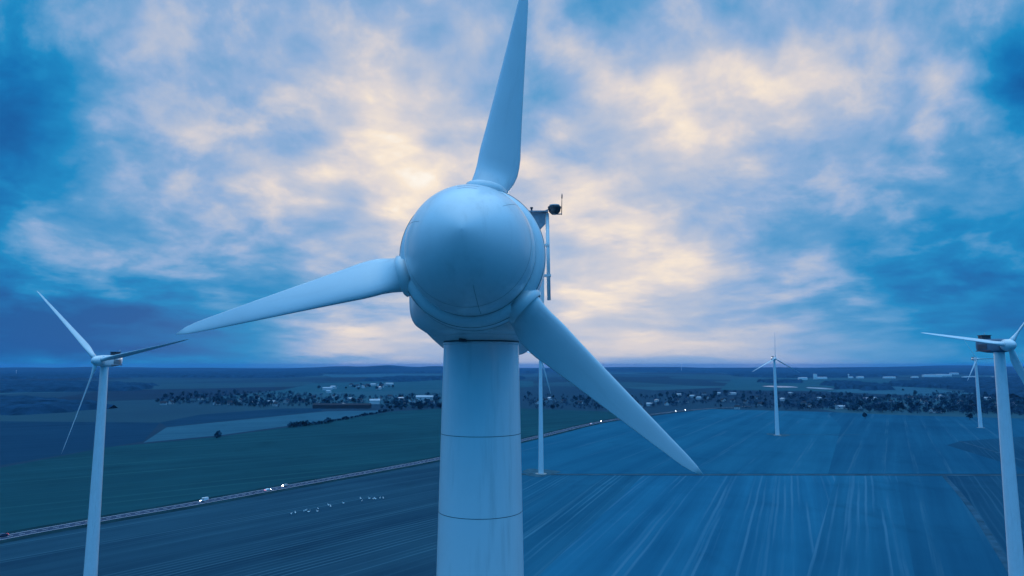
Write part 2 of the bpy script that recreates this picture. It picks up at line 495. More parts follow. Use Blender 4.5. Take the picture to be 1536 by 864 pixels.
# ------------------------------------------------------------------ woodland masses
def inside(x, y, poly):
    c = False; n = len(poly)
    for i in range(n):
        x1, y1 = poly[i]; x2, y2 = poly[i - 1]
        if (y1 > y) != (y2 > y) and x < (x2 - x1) * (y - y1) / (y2 - y1) + x1: c = not c
    return c

def canopy(polys, cell, h, seed, name='woodland'):
    mb = MB()
    for pts in polys:
        poly = [(at(*q).x, at(*q).y) for q in pts]
        x0, x1 = min(p[0] for p in poly) - cell, max(p[0] for p in poly) + cell
        y0, y1 = min(p[1] for p in poly) - cell, max(p[1] for p in poly) + cell
        cx = cell; cy = cell * 1.6
        nx, ny = int((x1 - x0) / cx) + 1, int((y1 - y0) / cy) + 1
        idx = {}; vs = []; fs = []
        def vert(i, j):
            if (i, j) in idx: return idx[i, j]
            x, y = x0 + i * cx, y0 + j * cy
            k = mnoise.noise(Vector((x * .004, y * .004, seed)))
            x2 = x + 60 * mnoise.noise(Vector((y * .01, x * .01, seed + 5)))
            ins = inside(x2, y, poly)
            z = h * (.85 + .35 * k + .55 * (random.random() - .5)) if ins else -1.0
            idx[i, j] = (len(vs), ins)
            vs.append((x + random.uniform(-.3, .3) * cx, y + random.uniform(-.3, .3) * cy, z))
            return idx[i, j]
        for j in range(ny):
            for i in range(nx):
                q = [vert(i, j), vert(i + 1, j), vert(i + 1, j + 1), vert(i, j + 1)]
                if any(b for _, b in q): fs.append(tuple(a for a, _ in q))
        mb.add(vs, fs)
    o = mb.build(name, M['leaf_wood'])
    return tag(o, 'dark far-off wood along the skyline beyond the fields', 'woodland', None, 'stuff')

o = canopy([[(-60, 556), (250, 555.5), (470, 557), (480, 563), (420, 567), (200, 566), (-60, 570)],
        [(470, 557.5), (660, 557), (800, 556), (800, 560), (660, 559.5), (500, 561)],
        [(540, 571), (600, 567), (680, 566.5), (780, 567), (780, 569.5), (660, 570), (600, 573)]], 26, 15, 1)
o['label'] = 'dark wood along the horizon left of the near tower'
o = canopy([[(940, 555), (1100, 554), (1300, 555), (1560, 554), (1700, 555), (1700, 566), (1536, 565), (1400, 560), (1300, 566), (1180, 567), (1110, 565), (1090, 559), (960, 558)],
        ], 28, 15, 2)
o['label'] = 'dark wood along the horizon right of the near tower'
o = canopy([[(1440, 569), (1536, 568), (1700, 569), (1700, 600), (1536, 598), (1490, 594), (1440, 584), (1330, 579), (1350, 574)],
        [(1230, 576), (1270, 574), (1320, 580), (1340, 585), (1300, 586)],
        [(1140, 573), (1170, 572), (1195, 574), (1160, 575)],
        [(1253, 578), (1272, 577), (1276, 583), (1256, 584)]], 13, 13, 3)
o['label'] = 'dark woods among the meadows at right beneath the white sheds'
o = canopy([[(-80, 590), (-80, 574), (120, 574), (230, 578), (200, 586), (60, 588)], [(-80, 616), (-80, 600), (60, 602), (160, 612), (40, 622)]], 14, 12, 4)
o['label'] = 'dark wood at the left edge behind the leftmost turbine'

# ------------------------------------------------------------------ trees
def crown_pts(rng, lobes, n, size):
    """leaf clumps (small bent quads) through a lobed volume"""
    vs, fs = [], []
    for _ in range(n):
        lx, ly, lz, lr = rng.choice(lobes)
        while True:
            q = Vector((rng.uniform(-1, 1), rng.uniform(-1, 1), rng.uniform(-1, 1)))
            if .2 < q.length < 1: break
        q = q * (lr / max(.35, q.length ** .4))
        c = Vector((lx, ly, lz)) + q
        a = Vector((rng.gauss(0, 1), rng.gauss(0, 1), rng.gauss(0, 1))).normalized(); b = a.orthogonal().normalized()
        s = size * rng.uniform(.5, 1.3); b0 = len(vs)
        for e, f in ((-1, -1), (1, -.7), (.9, 1), (-.8, .8)):
            p = c + (a * e + b * f) * s + Vector((0, 0, rng.uniform(-.2, .2) * s)); vs.append(tuple(p))
        fs.append((b0, b0 + 1, b0 + 2, b0 + 3))
    return vs, fs

def tree_meshes(seed, h, w, shrub=False, n=260):
    rng = random.Random(seed); lobes = []
    base = .12 * h if shrub else .3 * h
    for k in range(7 if not shrub else 5):
        a = rng.uniform(0, 2 * pi); rr = rng.uniform(0, .5) * w
        z = base + (h - base) * rng.uniform(.25, .8)
        lobes.append((rr * cos(a), rr * sin(a), z, w * rng.uniform(.25, .42)))
    lobes.append((0, 0, h * .8, w * .3))
    vs, fs = crown_pts(rng, lobes, n, .055 * (h + w))
    cm = MB().add(vs, fs).mesh('crown', M['leaf'])
    tb = MB()
    tb.rings([[(r * cos(2 * pi * j / 7), r * sin(2 * pi * j / 7), z) for j in range(7)] for r, z in ((.04 * h, -.2), (.026 * h, .12 * h), (.02 * h, .45 * h), (.006 * h, .85 * h))])
    for lx, ly, lz, lr in lobes[:5]:
        tb.tube((0, 0, base * .8 + .1 * h * rng.random()), (lx, ly, lz), .012 * h, .004 * h, 5)
    return cm, tb.mesh('trunk', M['bark'])

def proto(name, seed, h, w, shrub=False):
    cm, tm = tree_meshes(seed, h, w, shrub)
    return name, cm, tm
TREES = [proto('tree', 11, 11, 8), proto('tree', 12, 13, 7), proto('tree', 13, 9, 9), proto('tree', 14, 14, 6), proto('tree', 15, 10, 7.5)]
SHRUBS = [proto('shrub', 21, 4.5, 6, True), proto('shrub', 22, 3.6, 5, True), proto('shrub', 23, 5.5, 6, True)]

def plant(pr, x, y, label, group, sc=1.0, cat=None):
    name, cm, tm = pr
    e = empty(name, (x, y, 0), random.uniform(0, 6.28)); s = sc * random.uniform(.62, 1.1)
    e.scale = (s * random.uniform(.9, 1.15), s * random.uniform(.9, 1.15), s)
    link_mesh('crown', cm, e); link_mesh('trunk', tm, e)
    return tag(e, label, cat or name, group)

def scatter(polys, n):
    """n ground points spread over pixel polygons, evenly as seen"""
    out = []
    boxes = []
    for pts in polys:
        xs = [q[0] for q in pts]; ys = [q[1] for q in pts]
        boxes.append((pts, min(xs), max(xs), min(ys), max(ys)))
    tot = sum((b[2] - b[1]) * (b[4] - b[3]) for b in boxes)
    for pts, x0, x1, y0, y1 in boxes:
        k = max(1, round(n * (x1 - x0) * (y1 - y0) / tot)); got = 0; tries = 0
        while got < k and tries < 40 * k:
            tries += 1
            px, py = random.uniform(x0, x1), random.uniform(y0, y1)
            if inside(px, py, pts): out.append(at(px, py)); got += 1
    return out

# hedge of shrubs climbing between the green field and the pale one
hedge = []
for k in range(13): hedge.append((436 + k * 4.7, 641.5 - k * .55, 1.25))
for k in range(26): hedge.append((497 + k * 3.6, 633.5 - k * .69 + random.uniform(-.4, .4), .75 + .012 * k))
for px, py, sc in hedge:
    p = at(px + random.uniform(-1, 1), py); plant(random.choice(SHRUBS), p.x, p.y, 'dark shrub in the hedge row between green and pale fields', 'shrubs in the hedge row', sc * .95)
p = at(327, 657); plant(SHRUBS[2], p.x, p.y, 'lone dark round bush at the pale field edge', None, 1.15)
for px, py in ((573, 614), (580, 612), (586, 615), (594, 614), (1298, 628), (1455, 630), (1405, 588), (1355, 587)):
    p = at(px, py); plant(random.choice(TREES), p.x, p.y, 'single dark tree at a field edge', 'scattered trees at field edges', .8)

V_LEFT = [[(225, 606), (250, 594), (330, 590), (390, 588), (470, 592), (560, 596), (660, 592), (660, 614), (596, 615), (560, 606), (470, 611), (400, 612), (300, 608)]]
V_LEFT2 = [[(470, 583), (520, 577), (592, 577), (590, 585), (520, 585)]]
V_MID = [[(784, 613), (784, 592), (860, 596), (940, 598), (1020, 590), (1085, 588), (1180, 590), (1180, 616), (1080, 614), (1060, 610), (960, 613), (900, 616)]]
V_RIGHT = [[(1180, 616), (1180, 592), (1240, 591), (1330, 596), (1440, 590), (1540, 600), (1640, 604), (1640, 630), (1536, 625), (1400, 622), (1330, 621), (1240, 616)]]
for p in scatter(V_LEFT, 105): plant(random.choice(TREES), p.x, p.y, 'dark tree among the houses of the village left of the near tower', 'trees of the left village')
for p in scatter(V_LEFT2, 22): plant(random.choice(TREES), p.x, p.y, 'dark tree beside the far hamlet beyond the left village', 'trees of the far hamlet')
for p in scatter(V_MID, 60): plant(random.choice(TREES), p.x, p.y, 'dark tree in the village beyond the road right of the near tower', 'trees of the middle village')
for p in scatter(V_RIGHT, 80): plant(random.choice(TREES), p.x, p.y, 'dark tree in the wooded village beyond the right fields', 'trees of the right village', 1.1)

def mass(polys, n, seed, label, h=11, w=8):
    rng = random.Random(seed); mb = MB()
    kinds = []
    for k in range(5):
        lobes = [(rng.uniform(-.3, .3) * w, rng.uniform(-.3, .3) * w, h * rng.uniform(.4, .75), w * rng.uniform(.3, .42)) for _ in range(4)] + [(0, 0, h * .35, w * .38)]
        kinds.append(crown_pts(rng, lobes, 60, .075 * w))
    for p in scatter(polys, n):
        vs, fs = rng.choice(kinds); s = rng.uniform(.5, 1.05); a = rng.uniform(0, 6.28)
        mb.add(vs, fs, False, Matrix.Translation(p) @ Matrix.Rotation(a, 4, 'Z') @ Matrix.Scale(s, 4))
    o = mb.build('woodland', M['leaf_wood'])
    tag(o, label, 'woodland', None, 'stuff')
mass(V_LEFT + [[(330, 606), (340, 592), (460, 592), (470, 606)], [(480, 611), (480, 607), (540, 606), (545, 611)], [(586, 614), (600, 605), (660, 604), (660, 613)]], 750, 31, 'unbroken dark tree cover of the left village')
mass(V_MID, 380, 32, 'unbroken dark tree cover of the middle village')
mass(V_RIGHT + [[(1240, 612), (1250, 597), (1330, 600), (1330, 616)], [(1420, 620), (1430, 594), (1640, 604), (1640, 624)]], 1900, 33, 'unbroken dark tree cover of the right village')

# ------------------------------------------------------------------ houses and sheds
def house_proto(l, d, h, rh, wall, roof, full):
    e = empty('house', (0, 0, 0))
    MB().box((0, 0, h / 2), (l, d, h)).add([(-l / 2, -d / 2, h), (-l / 2, d / 2, h), (-l / 2, 0, h + rh), (l / 2, -d / 2, h), (l / 2, d / 2, h), (l / 2, 0, h + rh)], [(0, 2, 1), (3, 4, 5)]).build('wall', M[wall], e)
    o = .5; k = rh / (d / 2); zt = h + rh + .12; ze = h - o * k + .12
    b = MB()
    for s in (-1, 1):
        vs = [(-l / 2 - o, 0, zt), (l / 2 + o, 0, zt), (l / 2 + o, s * (d / 2 + o), ze), (-l / 2 - o, s * (d / 2 + o), ze)]
        vs += [(x, y, z + .25) for x, y, z in vs]
        b.add(vs, [(3, 2, 1, 0), (4, 5, 6, 7), (0, 1, 5, 4), (1, 2, 6, 5), (2, 3, 7, 6), (3, 0, 4, 7)])
    rf = b.build('roof', M[roof], e)
    if full:
        MB().box((l * .22, d * .12, h + rh + .4), (.7, .7, 1.6)).build('chimney', M['wall_grey'], rf)
        for x in (-l * .3, l * .3):
            MB().box((x, -d / 2 - .02, h * .55), (1.5, .1, 1.4)).build('window', M['glass'], e)
        MB().box((0, -d / 2 - .02, 1.05), (1.1, .1, 2.1)).build('door', M['dark'], e)
    return e
PRO = [house_proto(11, 8.5, 5, 3.4, 'wall', 'roof', True), house_proto(13, 9, 3.6, 4, 'wall', 'roof', True), house_proto(16, 9, 5.5, 2.4, 'wall', 'roof_pale', False),
       house_proto(12, 10, 5.5, 3.2, 'wall_grey', 'roof', True), house_proto(24, 11, 5, 2.2, 'wall', 'roof_pale', False)]
used = set()
def house(px, py, k, label, group, sc=1.0, rz=None):
    pr = PRO[k]
    e = pr if k not in used else copy_tree(pr)
    used.add(k)
    p = at(px, py); e.location = (p.x, p.y, 0); e.rotation_euler.z = random.choice([random.uniform(-.5, .5), pi / 2 + random.uniform(-.5, .5)]) if rz is None else rz
    e.scale = (sc,) * 3
    tag(e, label, 'house', group)
    return e
LV = 'pale gabled house among the trees of the left village'
for px, py, k in [(245, 607, 1), (256, 606, 0), (325, 607, 1), (301, 600, 0), (386, 598, 0), (383, 606, 4), (446, 596, 0), (453, 603, 1), (395, 606, 1), (407, 606, 2), (493, 589, 2), (499, 596, 1), (505, 596, 0),
                  (525, 601, 2), (477, 605, 0), (600, 600, 4), (615, 604, 0), (622, 604, 1), (654, 600, 0), (637, 605, 1), (608, 606, 3), (540, 603, 3), (430, 604, 3), (470, 598, 3), (570, 600, 0), (585, 597, 3), (414, 609, 0), (360, 603, 0), (345, 607, 3), (648, 607, 0)]:
    house(px, py, k, LV, 'houses of the left village', .9)
house(562, 606, 2, 'white pale-roofed shed standing in the open by the left village', None, 1.3, 0.2)
house(632, 601, 2, 'bright white long house just left of the near tower', None, 1.5, .1)
house(643, 600, 2, 'bright white house nearest the near tower on its left', None, 1.3, -.1)
for px, py, k in [(527, 579, 0), (545, 582, 2), (551, 580, 0), (560, 579, 2), (566, 579, 0), (580, 578, 2), (586, 578, 2), (568, 584, 2), (536, 581, 0), (573, 581, 0), (500, 583, 2), (491, 585, 4)]:
    house(px, py, k, 'pale house in the far hamlet beyond the left village', 'houses of the far hamlet', 1.25)
MV = 'pale house in the village beyond the road right of the near tower'
for px, py, k in [(818, 602, 1), (825, 600, 2), (832, 603, 0), (806, 606, 0), (845, 604, 3), (870, 606, 1), (900, 608, 0), (930, 607, 4), (950, 611, 1), (961, 611, 0), (975, 609, 2), (985, 603, 4), (1000, 608, 0), (1018, 594, 2), (1037, 596, 4),
                  (1047, 599, 2), (1056, 592, 1), (1060, 598, 1), (1077, 592, 2), (1099, 592, 4), (1099, 603, 0), (1106, 613.6, 0), (1085, 602, 1), (1030, 604, 3), (1015, 603, 0), (940, 602, 3), (915, 605, 1), (1120, 605, 3), (1135, 598, 0), (1140, 608, 1)]:
    house(px, py, k, MV, 'houses of the middle village', .82)
RV = 'pale house half hidden by trees in the right village'
for px, py, k in [(1186, 592, 2), (1175, 601, 4), (1180, 603, 0), (1228, 600, 2), (1252, 605, 0), (1256, 608, 1), (1262, 613, 4), (1281, 614, 0), (1288, 613, 1), (1318, 609, 1), (1300, 600, 4), (1310, 600, 2), (1338, 605, 0), (1385, 602, 1), (1388, 606, 0),
                  (1412, 596, 4), (1408, 600, 1), (1400, 619, 0), (1410, 619, 3), (1482, 600, 2), (1500, 609, 4), (1523, 608, 4), (1440, 606, 0), (1355, 610, 3), (1205, 607, 3), (1216, 611, 0), (1366, 598, 1), (1460, 612, 3)]:
    house(px, py, k, RV, 'houses of the right village', .85)

# white round-ended barn at the edge of the left village
p = at(514, 612)
e = empty('barn', (p.x, p.y, 0), .1)
n = 14; prof = [(11 * cos(pi * j / n), 9 * sin(pi * j / n)) for j in range(n + 1)]
MB().rings([[(x, y, z + .0) for x, z in prof] for y in (-9, 9)], True, True, False).build('vault', M['metal_wall'], e)
MB().box((0, -9.1, 2.2), (4.6, .2, 4.4)).build('door', M['wall_grey'], e)
tag(e, 'white round-topped barn at the near edge of the left village', 'barn')
# long dark barns either side of it
for px, w_ in ((494, 60), (536, 50)):
    p = at(px, 612.5)
    e = empty('barn', (p.x, p.y, 0), .02)
    MB().box((0, 0, 3.2), (w_, 14, 6.4)).build('wall', M['roof'], e)
    MB().rings([[(x, -7.6, 6.5), (x, 7.6, 6.5), (x, 0, 9.5)] for x in (-w_ / 2 - .5, w_ / 2 + .5)], True, True, False).build('roof', M['roof'], e)
    tag(e, 'long dark barn left of the white round-topped barn' if px < 510 else 'long dark barn right of the white round-topped barn', 'barn')

def shed(px, py, w, d, h, label, rz=0, group=None):
    p = at(px, py); e = empty('warehouse', (p.x, p.y, 0), rz)
    MB().box((0, 0, h / 2), (w, d, h)).build('wall', M['metal_wall'], e)
    MB().rings([[(x, -d / 2 - .4, h + .05), (x, d / 2 + .4, h + .05), (x, 0, h + d * .12)] for x in (-w / 2 - .4, w / 2 + .4)], True, True, False).build('roof', M['roof_pale'], e)
    return tag(e, label, 'warehouse', group)
shed(1204, 569.5, 45, 26, 11, 'white shed left of the twin silos below the horizon')
shed(1232, 568.5, 60, 24, 10, 'long white shed right beside the twin silos')
shed(1290, 567.3, 38, 26, 10, 'small white shed between the twin silos and the long halls')
shed(1276, 567, 24, 20, 8, 'lowest white shed beside the slim white tower')
shed(1334, 567.5, 70, 24, 9, 'white shed midway between slim tower and long halls')
shed(1372, 566.8, 40, 22, 8, 'small white shed left of the long halls')
shed(1398, 565.2, 130, 30, 13, 'longest white hall below the horizon at right')
shed(1415, 564.5, 110, 30, 13, 'white hall adjoining the longest hall on its right')
shed(1431, 561.8, 70, 30, 13, 'white hall farthest up under the skyline at right')
shed(1455, 567, 100, 26, 9, 'low white hall left of the second turbine from the right', .15)
shed(1477, 567.5, 18, 16, 8, 'tiny white shed between the two right turbines', 0)
shed(1489, 567.5, 22, 16, 9, 'tiny white shed just left of the right edge turbine tower')
for px in (1221.6, 1224.4):
    p = at(px, 569); e = empty('silo', (p.x, p.y, 0))
    MB().lathe([(5.2, 0), (5.2, 30)], 20).build('wall', M['metal_wall'], e); MB().lathe([(5.4, 29.9), (3, 32), (.2, 33)], 20).build('roof', M['roof_pale'], e)
    tag(e, 'left one of the twin white silos below the horizon' if px < 1223 else 'right one of the twin white silos below the horizon', 'silo')
p = at(1273, 567); e = empty('water_tower', (p.x, p.y, 0))
MB().lathe([(2.2, 0), (1.8, 17)], 14).build('shaft', M['metal_wall'], e); MB().lathe([(1.8, 17), (4.6, 19.5), (4.6, 24), (.3, 26)], 18).build('tank', M['metal_wall'], e)
tag(e, 'slim white tower below the horizon right of the twin silos', 'water tower')

# ------------------------------------------------------------------ turbines
def airfoil(chord, thick, n=20):
    pts = []
    for j in range(n):
        a = 2 * pi * j / n; x = .5 * (1 + cos(a))
        yt = 5 * thick * (.2969 * math.sqrt(x) - .126 * x - .3516 * x * x + .2843 * x ** 3 - .1036 * x ** 4)
        y = yt if a <= pi else -yt * .75
        pts.append(((x - .32) * chord, y * chord))
    return pts

def blade_mb(r0, L, root_r, cmax, ctip, pitch_root=24, pitch_tip=4, bend=0.0):
    """a blade along local +Z; chord along X, thickness along Y (the rotor axis)"""
    rings = []; N = 20
    for k in range(27):
        u = k / 26
        s = r0 + (L - r0) * u
        if u < .16: b = u / .16; b = b * b * (3 - 2 * b)
        else: b = 1
        if u < .22: ch = cmax
        else: ch = cmax + (ctip - cmax) * ((u - .22) / .78) ** .85
        if u > .9: ch *= math.sqrt(max(.02, 1 - ((u - .9) / .1) ** 2))
        th = .30 - .15 * u
        af = airfoil(ch, th, N)
        ang = R(pitch_root + (pitch_tip - pitch_root) * min(1, u * 1.25))
        ring = []
        for j in range(N):
            a = 2 * pi * j / N
            cx, cy = root_r * cos(a), root_r * sin(a)
            x = cx * (1 - b) + af[j][0] * b; y = cy * (1 - b) + af[j][1] * b
            ring.append((x * cos(ang) - y * sin(ang), x * sin(ang) + y * cos(ang) - bend * u * u, s))
        rings.append(ring)
    return MB().rings(rings, True, True)

def tower_prof(h, r0, r1, n=9):
    return [(r0 + (r1 - r0) * k / n, h * k / n) for k in range(n + 1)]

def rounded_loft(secs, n=40, ex=2.8, ex_low=None):
    rings = []
    for y, w, zc, hu, hd in secs:
        ring = []
        for j in range(n):
            a = 2 * pi * j / n; c, s = cos(a), sin(a)
            e_ = ex if s >= 0 or ex_low is None else ex_low
            x = w * math.copysign(abs(c) ** (2 / e_), c)
            z = zc + (hu if s >= 0 else hd) * math.copysign(abs(s) ** (2 / e_), s)
            ring.append((x, y, z))
        rings.append(ring)
    return rings

def far_turbine(px, py_hub, dist, angle, Rr, label, r_base, r_top, base_z=0.0, pitch=62, cmax=1.9, bits=True, nmat='white'):
    """a turbine whose rotor faces the wind like the others (towards -Y)"""
    hp = at_depth(px, py_hub, dist)
    Hh = hp.z
    e = empty('wind_turbine', (hp.x, dist + 3.6, base_z), R(-1.5))
    H = Hh - base_z
    MB().lathe(tower_prof(H - 1.6, r_base, r_top), 28).build('tower', M['tower'], e)
    nac = MB().rings(rounded_loft([(-2.2, 1.1, H, 1.2, 1.3), (-1.9, 1.45, H, 1.5, 1.6), (0, 1.6, H, 1.65, 1.75), (3, 1.6, H, 1.65, 1.75), (6.2, 1.45, H + .1, 1.5, 1.45), (6.7, 1.2, H + .1, 1.2, 1.1)], 28, 4.5)).build('nacelle', M[nmat], e, 40)
    if bits:
        MB().box((0, 5.0, H + 2.05), (2.1, 1.6, 1.0)).box((0, 5.0, H + 2.65), (2.4, 1.9, .14)).build('cooler', M['dark'], nac)
        v = MB()
        for s in (-1, 1):
            for k in range(4): v.box((s * 1.62, 3.6, H - .75 + k * .34), (.1, 3.6, .16))
        v.build('vent', M['dark'], nac)
        MB().box((1.64, 3.4, H - 1.25), (.08, 5.4, .22)).box((-1.64, 3.4, H - 1.25), (.08, 5.4, .22)).build('stripe', M['red'], nac)
        MB().tube((.7, 5.9, H + 1.4), (.7, 5.9, H + 3.4), .06, .04, 6).tube((.2, 5.9, H + 3.0), (1.2, 5.9, H + 3.0), .04, .04, 6).build('wind_vane_mast', M['steel'], nac)
    Mx = Matrix.Translation((0, -3.6, H)) @ Matrix.Rotation(pi / 2, 4, 'X')
    MB().lathe([(.02, 1.75), (.4, 1.68), (.8, 1.4), (1.15, .95), (1.36, .4), (1.42, 0), (1.42, -1.1), (1.3, -1.3), (.9, -1.35)], 28, True, Mx).build('spinner', M['white'], e)
    bm = blade_mb(1.0, Rr, .62, cmax, .35, pitch, 48, .6).mesh('blade', M['blade'])
    for k in range(3):
        b = link_mesh('blade', bm, e)
        b.location = (0, -3.6, H)
        b.rotation_euler = (0, R(90 - (angle + 120 * k)), 0)
    MB().lathe([(4.2, 0), (4.2, .35), (r_base + .1, .5)], 28, False).build('foundation', M['concrete'], e)
    return tag(e, label, 'wind turbine', 'wind turbines of the wind farm')

far_turbine(146, 541, 197, 13, 27.5, 'wind turbine on the far left standing by the lit road', 2.0, 1.05)
far_turbine(1514, 517.5, 163, 52, 21, 'wind turbine on the right edge with dark ribbed nacelle', 1.95, 1.15, nmat='nacelle_grey')
far_turbine(811, 533.5, 516, 45, 30, 'slim white turbine right beside the big near tower', 2.0, 1.15)
far_turbine(1163, 538, 800, 89, 32, 'distant turbine in the right fields in front of two ponds', 2.3, 1.3)
far_turbine(1466, 538.5, 895, 122, 32, 'distant turbine just left of the turbine on the right edge', 2.4, 1.4)

# gravel stand and track round the foot of the slim turbine
def stand(px, py, w):
    c = at(px, py); vs = []
    for k in range(28):
        a = 2 * pi * k / 28; rr = 1 + .16 * sin(3 * a + 1) + .1 * sin(7 * a)
        vs.append((c.x + w * cos(a) * rr, c.y + w * 1.4 * sin(a) * rr, .22))
    tag(MB().add(vs, [tuple(range(28))]).build('gravel_stand', M['gravel']), kind='structure')
stand(810, 709, 13); stand(1168, 652.5, 12)

def far_mini(px, D, label):
    """a whole turbine many kilometres off"""
    p = at_depth(px, 549, D); H = 105
    e = empty('wind_turbine', (p.x, D, 0))
    MB().lathe([(2.6, 0), (1.5, H)], 10).build('tower', M['tower'], e)
    MB().rings(rounded_loft([(-4, 1.2, H, 1.4, 1.4), (5, 1.8, H, 1.8, 1.8)], 10)).build('nacelle', M['white'], e)
    bm = blade_mb(.8, 42, 1.0, 3.2, .8).mesh('blade', M['blade'])
    for k in range(3):
        b = link_mesh('blade', bm, e); b.location = (0, -5, H); b.rotation_euler = (0, R(20 + 120 * k), 0)
    tag(e, label, 'wind turbine', 'wind turbines of the wind farm')
far_mini(1022, 9500, 'tiny far-off turbine on the horizon right of the slim turbine')
p = at(24, 563); e = empty('radio_mast', (p.x, p.y, 0))
MB().lathe([(1.6, 0), (.6, 46)], 8).build('pole', M['metal_wall'], e); MB().box((0, 0, 40), (5, 1, 5)).build('aerial', M['metal_wall'], e)
tag(e, 'tiny white mast in the dark wood at far left', 'mast')

# ---- the near turbine
def near_turbine():
    TX, TY = -.94, 21.0
    e = empty('wind_turbine', (TX, TY, 0), R(-1.9))
    ztop = 80.72
    r1 = 1.145; tap = .0212
    zs = [0, 20, 40, 60, 70] + [72 + .5 * k for k in range(17)] + [ztop]
    tw = MB().lathe([(r1 + tap * (ztop - z), z) for z in zs], 96).build('tower', M['tower'], e)
    for zj in (77.98, 75.72, 73.3, 71):
        r = r1 + tap * (ztop - zj)
        MB().lathe([(r - .01, zj - .010), (r + .003, zj - .008), (r + .003, zj + .008), (r - .01, zj + .010)], 96).build('weld_seam', M['seam'], tw)
    MB().lathe([(r1, ztop - .10), (r1 + .022, ztop - .09), (r1 + .022, ztop - .03), (r1, ztop - .02)], 96).build('top_flange', M['tower'], tw)
    MB().lathe([(r1 + .0, ztop - .016), (r1 + .012, ztop - .012), (r1 + .012, ztop + .012), (r1, ztop + .016)], 96).build('yaw_gap', M['seam'], tw)
    # nacelle
    H = 82.9
    nac = MB().rings(rounded_loft([(-2.42, 1.4, H - .12, 1.35, 1.5), (-2.3, 1.66, H - .12, 1.6, 1.74), (-1.9, 1.90, H - .15, 1.78, 1.84), (-1.2, 1.92, H - .2, 1.84, 1.82), (0, 1.92, H - .28, 1.86, 1.80),
                       (1.2, 1.88, H - .36, 1.84, 1.9), (2.3, 1.78, H - .42, 1.74, 2.02), (3.2, 1.62, H - .46, 1.54, 2.10), (3.9, 1.34, H - .5, 1.22, 1.86), (4.4, .95, H - .52, .86, 1.3), (4.7, .4, H - .55, .4, .6)], 120, 2.9, 6.0)).build('nacelle', M['white'], e)
    # yaw skirt between nacelle belly and tower
    MB().lathe([(1.15, ztop + .02), (1.20, ztop + .02), (1.62, ztop + .24), (1.70, ztop + .30), (1.72, ztop + .62), (1.5, ztop + .9)], 96).build('yaw_skirt', M['white'], nac, 50)
    MB().lathe([(1.69, ztop + .285), (1.725, ztop + .29), (1.725, ztop + .315), (1.70, ztop + .32)], 96).build('skirt_seam', M['seam'], nac)
    b = MB()
    for k in range(5): b.lathe([(.0, -.05), (.045, -.05), (.045, .05), (0, .05)], 8, False, Matrix.Translation((-.52 + k * .045 * (1 if k % 2 else .6), -1.16, ztop + .02)))
    b.build('bolt_cluster', M['dark'], tw)
    # spinner, pointing along the tilted shaft
    tilt = R(4)
    Mx = Matrix.Translation((0, -3.5, H)) @ Matrix.Rotation(pi / 2 - tilt, 4, 'X')     # local Z -> rotor axis forward
    dome = []
    for k in range(25):
        a = k / 24 * pi / 2
        dome.append((1.665 * sin(a) ** 1.32, .25 + 2.15 * max(0.0, cos(a))))
    sp = MB().lathe([(0.004, dome[0][1])] + dome[1:] + [(1.665, .10), (1.62, .05), (1.5, .04)], 96, True, Mx).build('spinner', M['white'], e)
    hub = MB().lathe([(1.45, .0), (1.60, .02), (1.70, .0), (1.74, -.02), (1.84, -.08), (1.92, -.24), (1.945, -.45), (1.94, -.72), (1.88, -.90), (1.74, -1.04), (1.5, -1.1)], 96, True, Mx).build('hub_shell', M['white'], e)
    MB().lathe([(1.60, .03), (1.625, .05), (1.665, .05), (1.66, -.005)], 96, True, Mx).build('gap_seal', M['seam'], hub)
    for zr, rr in ((-.24, 1.92), (-.72, 1.94)):
        MB().lathe([(rr - .01, zr - .012), (rr + .004, zr - .008), (rr + .004, zr + .008), (rr - .01, zr + .012)], 96, True, Mx).build('shell_seam', M['seam'], hub)
    def dome_at(u, off):                     # 0 tip .. 1 rim
        a = u * pi / 2
        return 1.665 * sin(a) ** 1.32 + off * sin(a), .25 + 2.15 * max(0.0, cos(a)) + off * cos(a)
    # panel joints: one ring and three meridians
    r_, z_ = dome_at(.80, .0015); r2, z2 = dome_at(.803, .0015)
    def strip(fn, n, name):
        vs, fs = [], []
        for k in range(n + 1):
            a, bb = fn(k / n); vs += [a, bb]
            if k: fs.append((2 * k - 2, 2 * k - 1, 2 * k + 1, 2 * k))
        MB().add(vs, fs, True, Mx).build(name, M['seam'], sp)
    def pol(r, a, z): return (r * cos(a), r * sin(a), z)
    strip(lambda u: (pol(r_, u * 2 * pi, z_), pol(r2, u * 2 * pi, z2)), 120, 'panel_joint')
    for a0 in (R(40), R(160), R(280)):
        strip(lambda u: (pol(dome_at(.55 + .43 * u, .0015)[0], a0, dome_at(.55 + .43 * u, .0015)[1]), pol(dome_at(.55 + .43 * u, .0015)[0], a0 + .005, dome_at(.55 + .43 * u, .0015)[1])), 20, 'panel_joint')
    # hatch outline near the top of the nose
    for uu in (.60, .66):
        ra, za = dome_at(uu, .0015); rb, zb = dome_at(uu + .004, .0015)
        strip(lambda u: (pol(ra, R(78) + u * R(22), za), pol(rb, R(78) + u * R(22), zb)), 14, 'hatch_joint')
    # lifting hoop on the shell
    hp = MB(); c0 = Mx @ Vector((1.88 * cos(R(57)), 1.88 * sin(R(57)), -.7))
    pr = None
    out = Vector((cos(R(57)), 0, sin(R(57)))); tgv = Vector((-sin(R(57)), 0, cos(R(57))))
    for k in range(11):
        a = pi * k / 10; q = c0 + tgv * .13 * cos(a) + out * .13 * sin(a)
        if pr is not None: hp.tube(pr, q, .009, .009, 6)
        pr = q
    hp.build('lifting_hoop', M['steel'], hub)
    # blades
    bm = blade_mb(1.55, 8.0, .50, 1.22, .20, 30, 8, .25).mesh('blade', M['blade'])
    rm = MB().lathe([(.50, 0), (.56, 0), (.565, .28), (.50, .33)], 40).mesh('blade_collar', M['white'])
